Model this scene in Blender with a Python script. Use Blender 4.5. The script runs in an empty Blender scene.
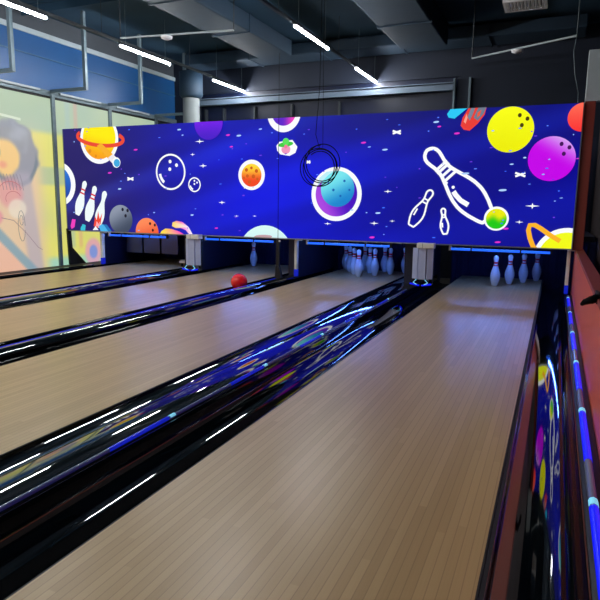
import bpy, bmesh, math, random
from mathutils import Vector, Matrix, noise
from mathutils.geometry import tessellate_polygon
random.seed(7)
SC = bpy.context.scene
COL = SC.collection

# ------------------------------------------------------------------ camera
H = 0.97
FPX = 588.0
R = Matrix(((0.91797311, -0.07497386, 0.38949234),
            (0.39643834, 0.14191567, -0.90702623),
            (0.01272819, 0.98703539, 0.15999728)))
cam_d = bpy.data.cameras.new('camera')
cam_d.sensor_width = 36.0
cam_d.lens = FPX / 600.0 * 36.0
cam_d.clip_start = 0.02
cam = bpy.data.objects.new('camera', cam_d)
cam.matrix_world = Matrix.Translation((0, 0, H)) @ R.to_4x4()
COL.objects.link(cam)
SC.camera = cam

# ------------------------------------------------------------------ world, exposure
W = bpy.data.worlds.new('world'); SC.world = W; W.use_nodes = True
W.node_tree.nodes['Background'].inputs[0].default_value = (0.10, 0.16, 0.26, 1)
W.node_tree.nodes['Background'].inputs[1].default_value = 0.12
SC.view_settings.view_transform = 'Standard'
SC.view_settings.look = 'None'
SC.view_settings.gamma = 1.0
SC.view_settings.use_curve_mapping = False
SC.view_settings.exposure = 0.0
TUBE = 200.0          # brightness of the ceiling tubes

# ------------------------------------------------------------------ helpers
def lin(c):
    return tuple(((v / 255.0) / 12.92 if v / 255.0 <= 0.04045 else ((v / 255.0 + 0.055) / 1.055) ** 2.4) for v in c[:3])

def mat(name, rgb, rough=0.5, metal=0.0, spec=0.5, emit=None, estr=0.0, coat=0.0, noise_amt=0.0, nscale=8.0, bump=0.0, bscale=60.0):
    m = bpy.data.materials.new(name); m.use_nodes = True
    nt = m.node_tree; b = nt.nodes['Principled BSDF']
    c = lin(rgb) + (1,)
    b.inputs['Base Color'].default_value = c
    b.inputs['Roughness'].default_value = rough
    b.inputs['Metallic'].default_value = metal
    b.inputs['Specular IOR Level'].default_value = spec
    b.inputs['Coat Weight'].default_value = coat
    if emit is not None:
        b.inputs['Emission Color'].default_value = lin(emit) + (1,)
        b.inputs['Emission Strength'].default_value = estr
    if noise_amt > 0:
        tc = nt.nodes.new('ShaderNodeTexCoord'); n = nt.nodes.new('ShaderNodeTexNoise')
        n.inputs['Scale'].default_value = nscale; n.inputs['Detail'].default_value = 4
        mx = nt.nodes.new('ShaderNodeMix'); mx.data_type = 'RGBA'
        mx.inputs['A'].default_value = tuple(v * (1 - noise_amt) for v in c[:3]) + (1,)
        mx.inputs['B'].default_value = tuple(min(1, v * (1 + noise_amt)) for v in c[:3]) + (1,)
        nt.links.new(tc.outputs['Object'], n.inputs['Vector'])
        nt.links.new(n.outputs['Fac'], mx.inputs['Factor'])
        nt.links.new(mx.outputs['Result'], b.inputs['Base Color'])
    if bump > 0:
        tc = nt.nodes.new('ShaderNodeTexCoord'); n = nt.nodes.new('ShaderNodeTexNoise')
        n.inputs['Scale'].default_value = bscale
        bp = nt.nodes.new('ShaderNodeBump'); bp.inputs['Strength'].default_value = bump; bp.inputs['Distance'].default_value = 0.01
        nt.links.new(tc.outputs['Object'], n.inputs['Vector'])
        nt.links.new(n.outputs['Fac'], bp.inputs['Height'])
        nt.links.new(bp.outputs['Normal'], b.inputs['Normal'])
    return m

class MB:
    """collects shapes; build() links them as ONE mesh object"""
    def __init__(s): s.bm = bmesh.new()
    def box(s, x0, x1, y0, y1, z0, z1, bev=0.0):
        t = bmesh.new(); bmesh.ops.create_cube(t, size=1.0)
        for v in t.verts:
            v.co = Vector(((x0 + x1) / 2 + v.co.x * (x1 - x0), (y0 + y1) / 2 + v.co.y * (y1 - y0), (z0 + z1) / 2 + v.co.z * (z1 - z0)))
        if bev > 0: bmesh.ops.bevel(t, geom=t.edges[:], offset=bev, segments=2, affect='EDGES', profile=0.5)
        s._join(t); return s
    def _join(s, t):
        me = bpy.data.meshes.new('t'); t.to_mesh(me); t.free(); s.bm.from_mesh(me); bpy.data.meshes.remove(me)
    def tube(s, pts, r, n=10, caps=True):
        pts = [Vector(p) for p in pts]; rings = []
        prev = None
        for i, p in enumerate(pts):
            d = (pts[min(i + 1, len(pts) - 1)] - pts[max(i - 1, 0)]).normalized()
            if prev is None:
                a = d.orthogonal().normalized()
            else:
                a = (prev - d * prev.dot(d)).normalized()
            prev = a; b = d.cross(a)
            rr = r[i] if isinstance(r, (list, tuple)) else r
            rings.append([s.bm.verts.new(p + (a * math.cos(2 * math.pi * k / n) + b * math.sin(2 * math.pi * k / n)) * rr) for k in range(n)])
        for i in range(len(rings) - 1):
            for k in range(n):
                s.bm.faces.new((rings[i][k], rings[i][(k + 1) % n], rings[i + 1][(k + 1) % n], rings[i + 1][k])).smooth = True
        if caps:
            s.bm.faces.new([s.bm.verts.new(v.co) for v in reversed(rings[0])]); s.bm.faces.new([s.bm.verts.new(v.co) for v in rings[-1]])
        return s
    def lathe(s, prof, n=28, c=(0, 0, 0)):
        rings = []
        for (z, r) in prof:
            if r < 1e-5: rings.append([s.bm.verts.new((c[0], c[1], c[2] + z))])
            else: rings.append([s.bm.verts.new((c[0] + r * math.cos(2 * math.pi * k / n), c[1] + r * math.sin(2 * math.pi * k / n), c[2] + z)) for k in range(n)])
        for a, b in zip(rings, rings[1:]):
            for k in range(n):
                k2 = (k + 1) % n
                if len(a) == 1 and len(b) == 1: continue
                if len(a) == 1: f = (a[0], b[k2], b[k])
                elif len(b) == 1: f = (a[k], a[k2], b[0])
                else: f = (a[k], a[k2], b[k2], b[k])
                s.bm.faces.new(f).smooth = True
        return s
    def prism(s, prof, y0, y1, smooth=False, closed=True, axis='y'):
        """profile in (x,z) run along y, or in (y,z) along x"""
        f = (lambda p, t: (p[0], t, p[1])) if axis == 'y' else (lambda p, t: (t, p[0], p[1])) if axis == 'x' else (lambda p, t: (p[0], p[1], t))
        a = [s.bm.verts.new(f(p, y0)) for p in prof]; b = [s.bm.verts.new(f(p, y1)) for p in prof]
        n = len(prof)
        for i in range(n if closed else n - 1):
            j = (i + 1) % n
            s.bm.faces.new((a[i], a[j], b[j], b[i])).smooth = smooth
        if closed:
            a = [s.bm.verts.new(f(p, y0)) for p in prof]; b = [s.bm.verts.new(f(p, y1)) for p in prof]
            s.bm.faces.new(list(reversed(a))); s.bm.faces.new(b)
        return s
    def build(s, name, m, parent=None, recalc=True):
        if recalc: bmesh.ops.recalc_face_normals(s.bm, faces=s.bm.faces[:])
        me = bpy.data.meshes.new(name); s.bm.to_mesh(me); s.bm.free()
        o = bpy.data.objects.new(name, me); COL.objects.link(o)
        if m: me.materials.append(m)
        if parent is not None: o.parent = parent
        return o

def tag(o, label, cat, group=None, kind=None):
    if label: o['label'] = label
    if cat: o['category'] = cat
    if group: o['group'] = group
    if kind: o['kind'] = kind
    return o
def empty(name, loc, label, cat, group=None, rz=0.0):
    o = bpy.data.objects.new(name, None); COL.objects.link(o); o.location = loc; o.rotation_euler = (0, 0, rz)
    o.empty_display_size = 0.1
    return tag(o, label, cat, group)
def struct(o): o['kind'] = 'structure'; return o
def copy_tree(o, parent=None):
    c = o.copy(); COL.objects.link(c)
    if parent is not None: c.parent = parent
    for ch in list(o.children): copy_tree(ch, c)
    return c

# ------------------------------------------------------------------ materials
def wood_lane():
    m = bpy.data.materials.new('lane_wood'); m.use_nodes = True; nt = m.node_tree; b = nt.nodes['Principled BSDF']
    L = nt.links.new
    tc = nt.nodes.new('ShaderNodeTexCoord'); sp = nt.nodes.new('ShaderNodeSeparateXYZ'); L(tc.outputs['Object'], sp.inputs[0])
    def math_(op, a, bb=None, c=None):
        n = nt.nodes.new('ShaderNodeMath'); n.operation = op
        for i, v in enumerate((a, bb, c)):
            if v is None: continue
            if isinstance(v, (int, float)): n.inputs[i].default_value = v
            else: L(v, n.inputs[i])
        return n.outputs[0]
    BW = 0.0274
    xs = math_('DIVIDE', sp.outputs['X'], BW)
    idx = math_('FLOOR', xs); fr = math_('FRACT', xs)
    # staggered board ends
    wn = nt.nodes.new('ShaderNodeTexWhiteNoise'); wn.noise_dimensions = '1D'; L(idx, wn.inputs['W'])
    ysh = math_('ADD', math_('DIVIDE', sp.outputs['Y'], 1.3), wn.outputs['Value'])
    yi = math_('FLOOR', ysh)
    wn2 = nt.nodes.new('ShaderNodeTexWhiteNoise'); wn2.noise_dimensions = '2D'
    cb = nt.nodes.new('ShaderNodeCombineXYZ'); L(idx, cb.inputs[0]); L(yi, cb.inputs[1]); L(cb.outputs[0], wn2.inputs['Vector'])
    grain = nt.nodes.new('ShaderNodeTexNoise'); grain.inputs['Scale'].default_value = 1.0; grain.inputs['Detail'].default_value = 5
    mp = nt.nodes.new('ShaderNodeMapping'); mp.inputs['Scale'].default_value = (180, 3.0, 1)
    L(tc.outputs['Object'], mp.inputs[0]); L(mp.outputs[0], grain.inputs['Vector'])
    cr = nt.nodes.new('ShaderNodeValToRGB')
    cr.color_ramp.elements[0].color = lin((168, 141, 96)) + (1,); cr.color_ramp.elements[1].color = lin((196, 168, 121)) + (1,)
    v = math_('ADD', math_('MULTIPLY', wn2.outputs['Value'], 0.55), math_('MULTIPLY', grain.outputs['Fac'], 0.45))
    L(v, cr.inputs[0])
    d = math_('MINIMUM', fr, math_('SUBTRACT', 1.0, fr))
    ln = math_('LESS_THAN', d, 0.045)
    mx = nt.nodes.new('ShaderNodeMix'); mx.data_type = 'RGBA'; mx.blend_type = 'MIX'
    mx.inputs['B'].default_value = lin((112, 86, 56)) + (1,)
    L(math_('MULTIPLY', ln, 0.42), mx.inputs['Factor']); L(cr.outputs[0], mx.inputs['A'])
    L(mx.outputs['Result'], b.inputs['Base Color'])
    b.inputs['Roughness'].default_value = 0.32; b.inputs['Specular IOR Level'].default_value = 0.5
    return m
M = {}
M['lane'] = wood_lane()
M['gloss_black'] = mat('gloss_black', (9, 13, 14), 0.05, spec=0.9, coat=0.5, noise_amt=0.3, nscale=5)
M['gutter'] = mat('gutter_black', (10, 14, 16), 0.05, spec=1.0, coat=0.7, noise_amt=0.3, nscale=4)
M['satin_black'] = mat('satin_black', (12, 13, 18), 0.38, spec=.35, noise_amt=.3)
M['matte_black'] = mat('matte_black', (14, 14, 18), 0.6, noise_amt=0.3)
M['pit_dark'] = mat('pit_dark', (20, 24, 52), 0.55, noise_amt=0.3, nscale=3)
M['curtain'] = mat('pit_curtain_cloth', (22, 28, 66), 0.9, noise_amt=0.35, nscale=12, bump=0.4, bscale=30)
M['pin'] = mat('pin_white', (196, 214, 232), 0.22, spec=0.5, noise_amt=0.05, nscale=20)
M['pin_red'] = mat('pin_stripe_red', (225, 40, 60), 0.3, noise_amt=0.05)
M['white_plastic'] = mat('white_plastic', (238, 238, 228), 0.35, noise_amt=0.06)
M['fluted'] = mat('fluted_grey_plastic', (196, 206, 240), 0.3, noise_amt=0.08)
M['cream'] = mat('cream_plastic', (240, 225, 195), 0.4, noise_amt=0.05)
M['metal'] = mat('brushed_steel', (150, 160, 165), 0.35, metal=0.8, noise_amt=0.15, nscale=30)
M['galv'] = mat('galvanised_tube', (105, 122, 130), 0.45, metal=0.3, noise_amt=0.2, nscale=20)
M['led_blue'] = mat('led_blue', (8, 12, 120), 0.25, emit=(8, 26, 250), estr=0.9)
M['led_dim'] = mat('led_channel_clear', (110, 120, 130), 0.12, spec=0.9, emit=(20, 40, 160), estr=0.12)
M['led_soft'] = mat('led_soft_blue', (16, 24, 120), 0.15, emit=(20, 40, 225), estr=.5)
M['led_node'] = mat('led_node', (90, 190, 210), 0.3, emit=(130, 205, 235), estr=.8)
M['deck_lamp'] = mat('deck_lamp_glow', (200, 210, 255), .4, emit=(92, 140, 255), estr=48.0)
M['tube_blue'] = mat('blue_light_tube', (20, 60, 200), 0.3, emit=(30, 95, 240), estr=1.3)
M['lamp'] = mat('lamp_tube', (255, 255, 255), 0.4, emit=(250, 253, 255), estr=TUBE)
M['housing'] = mat('lamp_housing', (40, 46, 52), 0.5, noise_amt=0.2)
M['ceiling'] = mat('ceiling_dark', (30, 62, 84), 0.75, noise_amt=0.35, nscale=1.6)
M['duct'] = mat('duct_dark', (24, 48, 68), 0.7, metal=0.0, noise_amt=0.3, nscale=2.5, bump=0.25, bscale=6)
M['orange'] = mat('orange_red_paint', (206, 92, 66), 0.42, noise_amt=0.07, nscale=9)
M['brown_red'] = mat('brown_red_paint', (140, 56, 44), 0.5, noise_amt=0.1, nscale=6)
M['blue_panel'] = mat('blue_fascia', (24, 84, 142), 0.4, noise_amt=0.22, nscale=1.2)
M['pale_trim'] = mat('pale_trim', (170, 182, 188), 0.5, noise_amt=0.15, nscale=6)
M['grey_wall'] = mat('grey_wall', (70, 76, 84), 0.8, noise_amt=0.12, nscale=3)
M['dark_wall'] = mat('dark_wall', (12, 24, 44), 0.7, noise_amt=0.2, nscale=2)
M['night_glass'] = mat('dark_glass', (12, 20, 44), 0.4, spec=0.3, noise_amt=0.3, nscale=2)
M['floor'] = mat('floor_dark', (48, 46, 46), 0.5, noise_amt=0.2, nscale=5)
M['approach'] = mat('approach_wood', (150, 124, 94), 0.4, noise_amt=0.12, nscale=20)
M['ball_red'] = mat('ball_red', (250, 22, 26), 0.16, spec=0.6, coat=0.5, noise_amt=0.06, nscale=14)
M['cable'] = mat('cable_black', (5, 5, 8), 0.8, spec=.1, noise_amt=0.1)
M['vent'] = mat('vent_white', (248, 250, 255), 0.5, noise_amt=0.05)
M['shaft_grey'] = mat('shaft_grey', (118, 124, 126), .6, noise_amt=.12, nscale=5)
M['header'] = mat('header_grey', (96, 112, 130), .5, noise_amt=.15, nscale=5)
M['smoke'] = mat('smoked_panel', (40, 44, 56), 0.25, noise_amt=0.25, nscale=3)

def vcol_mat(name, strength, rough=0.45, base=0.02):
    m = bpy.data.materials.new(name); m.use_nodes = True; nt = m.node_tree; b = nt.nodes['Principled BSDF']
    a = nt.nodes.new('ShaderNodeVertexColor'); a.layer_name = 'Col'
    b.inputs['Base Color'].default_value = (base, base, base, 1)
    b.inputs['Roughness'].default_value = rough
    b.inputs['Specular IOR Level'].default_value = 0.12
    nt.links.new(a.outputs['Color'], b.inputs['Emission Color'])
    b.inputs['Emission Strength'].default_value = strength
    return m
M['screen'] = vcol_mat('lit_screen_print', 1.0, 0.5, 0.01)
M['mural'] = vcol_mat('backlit_window_film', 0.88, 0.35, 0.12)

# ------------------------------------------------------------------ setting
XW = -7.0          # glazed wall on the left
YB = 10.0          # rear wall behind the screen
ZC = 3.62
YF = -5.0
XR = 3.4
struct(MB().box(XW - .1, XR, YF, YB, -0.32, -0.22).build('floor', M['floor']))
struct(MB().box(XW - .1, XR, YF, YB + .1, ZC, ZC + .1).build('ceiling', M['ceiling']))
# rear wall: opening of the dark glass band above the screen
wb = MB()
wb.box(XW - .1, XR, YB, YB + .1, -0.22, 2.2)
wb.box(XW - .1, XR, YB, YB + .1, 3.02, ZC)
wb.box(XW - .1, -6.42, YB, YB + .1, 2.2, 3.02)
wb.box(-1.60, XR, YB, YB + .1, 2.2, 3.02)
struct(wb.build('wall_back', M['dark_wall']))
wg = struct(MB().box(-6.42, -1.60, YB + .05, YB + .07, 2.2, 3.02).build('window_3', M['night_glass']))
fr = MB()
for x in (-6.3, -5.9, -5.25, -4.5, -3.6): fr.box(x - .015, x + .015, YB - .03, YB + .05, 2.2, 2.74)
fr.build('window_frame', M['housing'], wg)
hd = MB(); hd.box(-6.5, -1.66, YB - .10, YB + .02, 2.80, 2.89); hd.box(-6.5, -1.66, YB - .12, YB + .02, 2.905, 2.92)
struct(hd.build('trim_1', M['header']))
jm = MB(); jm.box(-1.66, -1.63, YB - .08, YB + .02, 2.1, 2.98); jm.box(-1.42, -1.39, YB - .08, YB + .02, 2.1, 2.98)
struct(jm.build('trim_2', M['galv']))
struct(MB().box(XW - .1, XR, YF - .1, YF, -0.22, ZC).build('wall_front', M['grey_wall']))
struct(MB().box(XR, XR + .1, YF, YB, -0.22, ZC).build('wall_right', M['dark_wall']))

# left wall: kerb, glazing, steel head rail, blue fascia, upper wall
struct(MB().box(XW - .1, XW + .02, YF, YB, 2.50, 2.58).build('trim_3', M['galv']))
struct(MB().box(XW - .1, XW - .01, YF, YB, 2.58, 3.30).build('wall_left', M['blue_panel']))
bt = MB(); bt.box(XW - .02, XW + .012, YF, YB, 3.30, 3.37); struct(bt.build('trim_4', M['pale_trim']))
struct(MB().box(XW - .02, XW + .004, YF, YB, 3.02, 3.035).build('trim_21', mat('faded_blue_line', (60, 104, 140), .5, noise_amt=.2)))
for k in range(7): struct(MB().box(XW + .021, XW + .05, .75 + 1.25 * k, 1.62 + 1.25 * k, 2.545, 2.575).build('trim_%d' % (22 + k), M['pale_trim']))  # pale pieces stand in for lamp-lit spots along the head rail
struct(MB().box(XW - .1, XW - .02, YF, YB, 3.37, ZC).build('trim_5', M['grey_wall']))
struct(MB().box(XW - .1, XW + .0, YF, YB, -0.22, -0.03).build('baseboard_left', M['matte_black']))

# --- a lit print built as one mesh of coloured polygons, clipped to its rectangle
def px_ray(px, py): return R @ Vector(((px - 300) / FPX, -(py - 300) / FPX, -1.0))
def on_y(px, py, Y=7.0):
    d = px_ray(px, py); t = Y / d.y; return (d.x * t, H + d.z * t)
def on_x(px, py, X=XW):
    d = px_ray(px, py); t = X / d.x; return (d.y * t, H + d.z * t)

class Print:
    def __init__(s, bounds, place, step=0.0005):
        s.b = bounds; s.place = place; s.step = step; s.v = []; s.c = []; s.f = []; s.layer = 0
    def next(s): s.layer += 1
    def clip(s, poly):
        u0, u1, v0, v1 = s.b
        for ax, lim, sgn in ((0, u0, 1), (0, u1, -1), (1, v0, 1), (1, v1, -1)):
            out = []
            for i in range(len(poly)):
                a, b = poly[i], poly[(i + 1) % len(poly)]
                da, db = sgn * (a[0][ax] - lim), sgn * (b[0][ax] - lim)
                if da >= 0: out.append(a)
                if (da >= 0) != (db >= 0):
                    t = da / (da - db)
                    out.append(((a[0][0] + (b[0][0] - a[0][0]) * t, a[0][1] + (b[0][1] - a[0][1]) * t), tuple(p + (q - p) * t for p, q in zip(a[1], b[1]))))
            poly = out
            if len(poly) < 3: return []
        return poly
    def face(s, poly):
        poly = s.clip(poly)
        if len(poly) < 3: return
        i0 = len(s.v)
        for (p, c) in poly: s.v.append(s.place(p[0], p[1], s.layer * s.step)); s.c.append(c + (1.0,))
        s.f.append(tuple(range(i0, i0 + len(poly))))
    def poly(s, pts, col):
        fn = col if callable(col) else (lambda u, v: col)
        s.next()
        for t in tessellate_polygon([[Vector((p[0], p[1], 0)) for p in pts]]):
            s.face([((pts[i][0], pts[i][1]), lin(fn(*pts[i]))) for i in t])
    def disc(s, c, rx, ry, col, rings=7, n=44, r0=0.0):
        """col: colour, or f(a,b) in unit-disc coordinates"""
        fn = col if callable(col) else (lambda a, b: col)
        s.next()
        rr = [r0 + (1 - r0) * k / rings for k in range(rings + 1)]
        for k in range(rings):
            for j in range(n):
                q = []
                for (r, jj) in ((rr[k], j), (rr[k + 1], j), (rr[k + 1], j + 1), (rr[k], j + 1)):
                    a = r * math.cos(2 * math.pi * jj / n); b = r * math.sin(2 * math.pi * jj / n)
                    q.append(((c[0] + a * rx, c[1] + b * ry), lin(fn(a, b))))
                if rr[k] < 1e-6: q = q[:3]
                s.face(q)
    def stroke(s, pts, w, col, closed=False):
        s.next(); n = len(pts)
        def nrm(i):
            a = pts[(i - 1) % n] if (closed or i > 0) else pts[i]
            b = pts[(i + 1) % n] if (closed or i < n - 1) else pts[i]
            d = Vector((b[0] - a[0], b[1] - a[1]))
            if d.length < 1e-9: d = Vector((1, 0))
            d.normalize(); return Vector((-d.y, d.x)) * w / 2
        cc = lin(col)
        for i in range(n if closed else n - 1):
            j = (i + 1) % n; a, b = nrm(i), nrm(j)
            p, q = pts[i], pts[j]
            s.face([((p[0] - a.x, p[1] - a.y), cc), ((q[0] - b.x, q[1] - b.y), cc), ((q[0] + b.x, q[1] + b.y), cc), ((p[0] + a.x, p[1] + a.y), cc)])
    def grid(s, nu, nv, fn):
        s.next(); u0, u1, v0, v1 = s.b
        for i in range(nu):
            for j in range(nv):
                q = []
                for a, b in ((i, j), (i + 1, j), (i + 1, j + 1), (i, j + 1)):
                    u = u0 + (u1 - u0) * a / nu; v = v0 + (v1 - v0) * b / nv
                    q.append(((u, v), lin(fn(u, v))))
                s.face(q)
    def build(s, name, m, parent):
        me = bpy.data.meshes.new(name); me.from_pydata(s.v, [], s.f)
        ca = me.color_attributes.new('Col', 'FLOAT_COLOR', 'POINT')
        flat = [x for c in s.c for x in c]; ca.data.foreach_set('color', flat)
        me.materials.append(m); o = bpy.data.objects.new(name, me); COL.objects.link(o)
        if parent is not None: o.parent = parent
        return o
def mixc(a, b, t):
    t = max(0.0, min(1.0, t)); return tuple(x + (y - x) * t for x, y in zip(a, b))
def sstep(a, b, x):
    t = max(0.0, min(1.0, (x - a) / (b - a))); return t * t * (3 - 2 * t)

# ------------------------------------------------------------------ left glazing: bays of glass with a printed film
mull = [0.62, 1.87, 3.12, 4.37, 5.62, 6.87, 8.10, 9.35]
FIG = 6.16   # centre of the printed figure along the wall
def film(y, z):
    n = noise.noise(Vector((y * 2.2, z * 2.2, 3))) * 0.5 + 0.5
    n2 = noise.noise(Vector((y * 7, z * 7, 9))) * 0.5 + 0.5
    c = mixc((164, 190, 168), (180, 200, 162), n)
    # yellow field below the pale green head band
    c = mixc(c, (240, 230, 98), sstep(2.02, 1.92, z) * (0.6 + 0.4 * n))
    d = y - FIG
    # greenish band on the yellow
    c = mixc(c, (165, 190, 160), 0.7 * sstep(1.5, 1.45, z) * sstep(1.18, 1.25, z) * sstep(0.3, 0.5, d))
    c = mixc(c, (150, 212, 205), 0.8 * sstep(0.18, 0.06, z) * sstep(0.35, 0.6, d))
    c = mixc(c, (232, 190, 176), 0.75 * sstep(0.66, 0.30, abs(d + 0.05)) * sstep(2.3, 1.2, z))
    # hair
    r = math.hypot(d / .40, (z - 1.62) / .46)
    c = mixc(c, (136, 140, 158), 0.9 * sstep(1.08, 0.92, r + 0.25 * (n2 - .5)))
    c = mixc(c, (176, 182, 196), 0.6 * sstep(.25, .05, math.hypot((d - .05) / 1.0, (z - 1.88) / 1.0) + .3 * (n2 - .4)))
    c = mixc(c, (92, 112, 124), 0.75 * sstep(0.10, 0.03, abs(r - 0.92)) * sstep(1.72, 1.5, z))
    # face
    r2 = math.hypot((d + 0.16) / 0.24, (z - 1.56) / 0.26)
    c = mixc(c, (252, 206, 124), 0.95 * sstep(1.1, 0.8, r2 + .2 * (n2 - .5)))
    c = mixc(c, (90, 110, 130), 0.7 * sstep(.07, .03, math.hypot((d + .30) / 1.0, (z - 1.62) / 1.3)))
    c = mixc(c, (238, 130, 120), 0.6 * sstep(0.9, 0.2, math.hypot((d + 0.22) / .12, (z - 1.46) / .08)))
    # arm and hands in pale pink, lilac trousers
    c = mixc(c, (178, 168, 182), 0.7 * sstep(0.18, 0.08, abs(d - 0.12 - 0.12 * (1.2 - z))) * sstep(1.45, 1.3, z))
    c = mixc(c, (224, 148, 150), 0.75 * sstep(1, .6, math.hypot((d + .12) / .26, (z - 1.08) / .26)))
    c = mixc(c, (236, 222, 200), 0.8 * sstep(1, .7, math.hypot((d + .02) / .18, (z - .86) / .16)))
    c = mixc(c, (226, 120, 150), 0.6 * sstep(1, .5, math.hypot((d + .36) / .12, (z - .75) / .12)))
    # blue grey diagonal kerb and orange floor
    k = z - (0.52 - 1.0 * (d + 0.35))
    c = mixc(c, (124, 160, 176), 0.85 * sstep(0.12, 0.07, abs(k)))
    c = mixc(c, (240, 184, 156), 0.85 * sstep(-0.08, -0.12, k) * sstep(0.5, 0.3, d))
    # behind: round pink and blue spot low on the glass beyond the screen edge
    e = math.hypot((y - 7.60) / .22, (z - .16) / .26)
    c = mixc(c, (232, 160, 190), 0.8 * sstep(1, .7, e)); c = mixc(c, (120, 150, 225), 0.9 * sstep(.5, .35, e))
    c = mixc(c, (226, 150, 140), 0.4 * sstep(.06, .02, abs(y - 7.33)) * sstep(.2, .3, z))
    c = mixc(c, (160, 190, 190), 0.5 * sstep(.08, .02, abs(y - 7.16)) * sstep(.2, .3, z))
    return c
for i in range(len(mull)):
    y0 = -4.9 if i == 0 else mull[i - 1]
    y1 = mull[i]
    p = Print((y0 + .02, y1 - .02, -0.03, 2.47), lambda u, v, o: (XW + o, u, v))
    p.grid(max(8, int((y1 - y0) / .025)), 100, film)
    if i == 5:   # fine sketch lines on the figure's sleeve and hand
        for j in range(7):
            a = FIG - 0.28 + j * 0.055
            p.stroke([(a, 1.34), (a + .03, 1.24), (a + .05, 1.12)], .008, (120, 110, 120))
        for cc, rr in (((FIG - .12, 1.08), .2), ((FIG - .08, 1.0), .13)):
            p.stroke([(cc[0] + rr * math.cos(t * .35 + .4), cc[1] + .8 * rr * math.sin(t * .35 + .4)) for t in range(10)], .009, (190, 90, 100))
        p.stroke([(FIG + .03 + .06 * math.cos(t * .5), .62 + .22 * math.sin(t * .5)) for t in range(13)], .009, (110, 110, 110))
        p.stroke([(FIG + .03 + .03 * math.cos(t * .5), .70 + .07 * math.sin(t * .5)) for t in range(13)], .008, (110, 110, 110))
        p.stroke([(FIG - .3, .74), (FIG - .1, .70), (FIG + .1, .52), (FIG + .3, .30), (FIG + .38, .26)], .009, (140, 110, 120))
        p.stroke([(FIG - .62, 2.15), (FIG - .3, 2.13), (FIG + .12, 2.1)], .035, (214, 226, 204))
    g = p.build('window_%d' % (4 + i), M['mural'], None); struct(g)
for i, y in enumerate(mull):
    m_ = MB().box(XW - .05, XW + .035, y - .03, y + .03, -0.03, 2.52).build('trim_%d' % (6 + i), M['galv']); struct(m_)
struct(MB().box(XW - .05, XW + .008, YF, YB, 2.468, 2.50).build('trim_20', M['matte_black']))

# ------------------------------------------------------------------ lanes, gutters, dividers
LANES = [(-6.32, -5.17), (-4.54, -3.47), (-2.97, -1.90), (-1.18, -0.11)]
YL0, YL1 = -1.6, 8.62
names = ['far left lane beside the glazed wall, empty of pins', 'second lane from the glazed wall, with a red ball at its edge',
         'middle-right lane whose rack of white pins is full', 'large near lane at the right with four pins left standing']
for (x0, x1), nm in zip(LANES, names):
    e = empty('bowling_lane', ((x0 + x1) / 2, YL0, 0), 'pale wooden bowling ' + nm, 'bowling lane', 'wooden bowling lanes')
    a, b = -(x1 - x0) / 2, (x1 - x0) / 2
    MB().box(a + .006, b - .006, 0, YL1 - YL0, -.04, 0).build('lane_surface', M['lane'], e)
    t = MB(); t.box(a, a + .006, 0, YL1 - YL0, -.16, -.0005); t.box(b - .006, b, 0, YL1 - YL0, -.16, -.0005); t.build('edge_trim', M['matte_black'], e)
    MB().box(a + .006, b - .006, 0, YL1 - YL0, -.216, -.04).build('lane_bed', M['matte_black'], e)
struct(MB().box(XW + .02, XR, YF, YL0, -.2, -.002).build('floor_approach', M['approach']))

def gutter(x0, x1, label, R_=.153, zb=-.14, cx=None, RL=None, lip=.0035):
    """open channel: upright sides down to a round-bottomed trough"""
    c = (x0 + x1) / 2; cx = c if cx is None else cx
    e = empty('lane_gutter', (c, YL0, 0), label, 'gutter', 'glossy black gutters')
    a, b = x0 - c + .002, x1 - c - .002; o_ = cx - c; n = 24; top = -.004
    arc = []
    for k in range(n + 1):
        x = (a + lip + .0005) + (b - a - .0045 - lip) * k / n; q = RL if (RL and x < o_) else R_
        arc.append((x, zb + q - math.sqrt(max(1e-6, q * q - (x - o_) ** 2))))
    full = [(a, top)] + [(a + lip, top)] + arc + [(b - .0035, top), (b, top), (b, zb - .02), (a, zb - .02)]
    mb = MB(); mb.prism(full, 0, YL1 - YL0 - .01)
    for f in mb.bm.faces:
        if len(f.verts) == 4 and all(v.co.x - a > lip + .0002 and abs(v.co.x - b) > .0037 and v.co.z < top - .001 for v in f.verts): f.smooth = True
    mb.build('channel', M['gutter'], e)
    if lip > .004: MB().box(a, a + lip, 0, YL1 - YL0 - .01, top + .0003, top + .003).build('lip_strip', M['matte_black'], e)
    MB().box(a, b, 0, YL1 - YL0 - .01, -.2195, zb - .021).build('support', M['matte_black'], e)
    return e
GW = .20
DIV = []
gl = [('left of the far left lane, next to the glazed wall', -6.52, -6.32, .13, -.10, None),
      ('right of the far left lane', -5.17, -4.97, .12, -.10, None), ('left of the second lane from the glass', -4.74, -4.54, .13, -.10, None),
      ('right of the second lane, holding the red ball', -3.47, -3.29, .11, -.06, None), ('left of the full-rack lane', -3.15, -2.97, .13, -.11, None),
      ('right of the full-rack lane', -1.90, -1.745, .17, -.035, None), ('left of the large near lane, full of screen reflections', -1.53, -1.18, .30, -.14, -1.41),
      ('right of the large near lane, below the orange wall', -.11, .155, .153, -.120, .005)]
for l, a, b, r_, z_, c_ in gl: gutter(a, b, 'glossy black gutter ' + l, r_, z_, c_, *((.24, .012) if a == -.11 else (.135, .0035) if b == -1.18 else ()))

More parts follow.
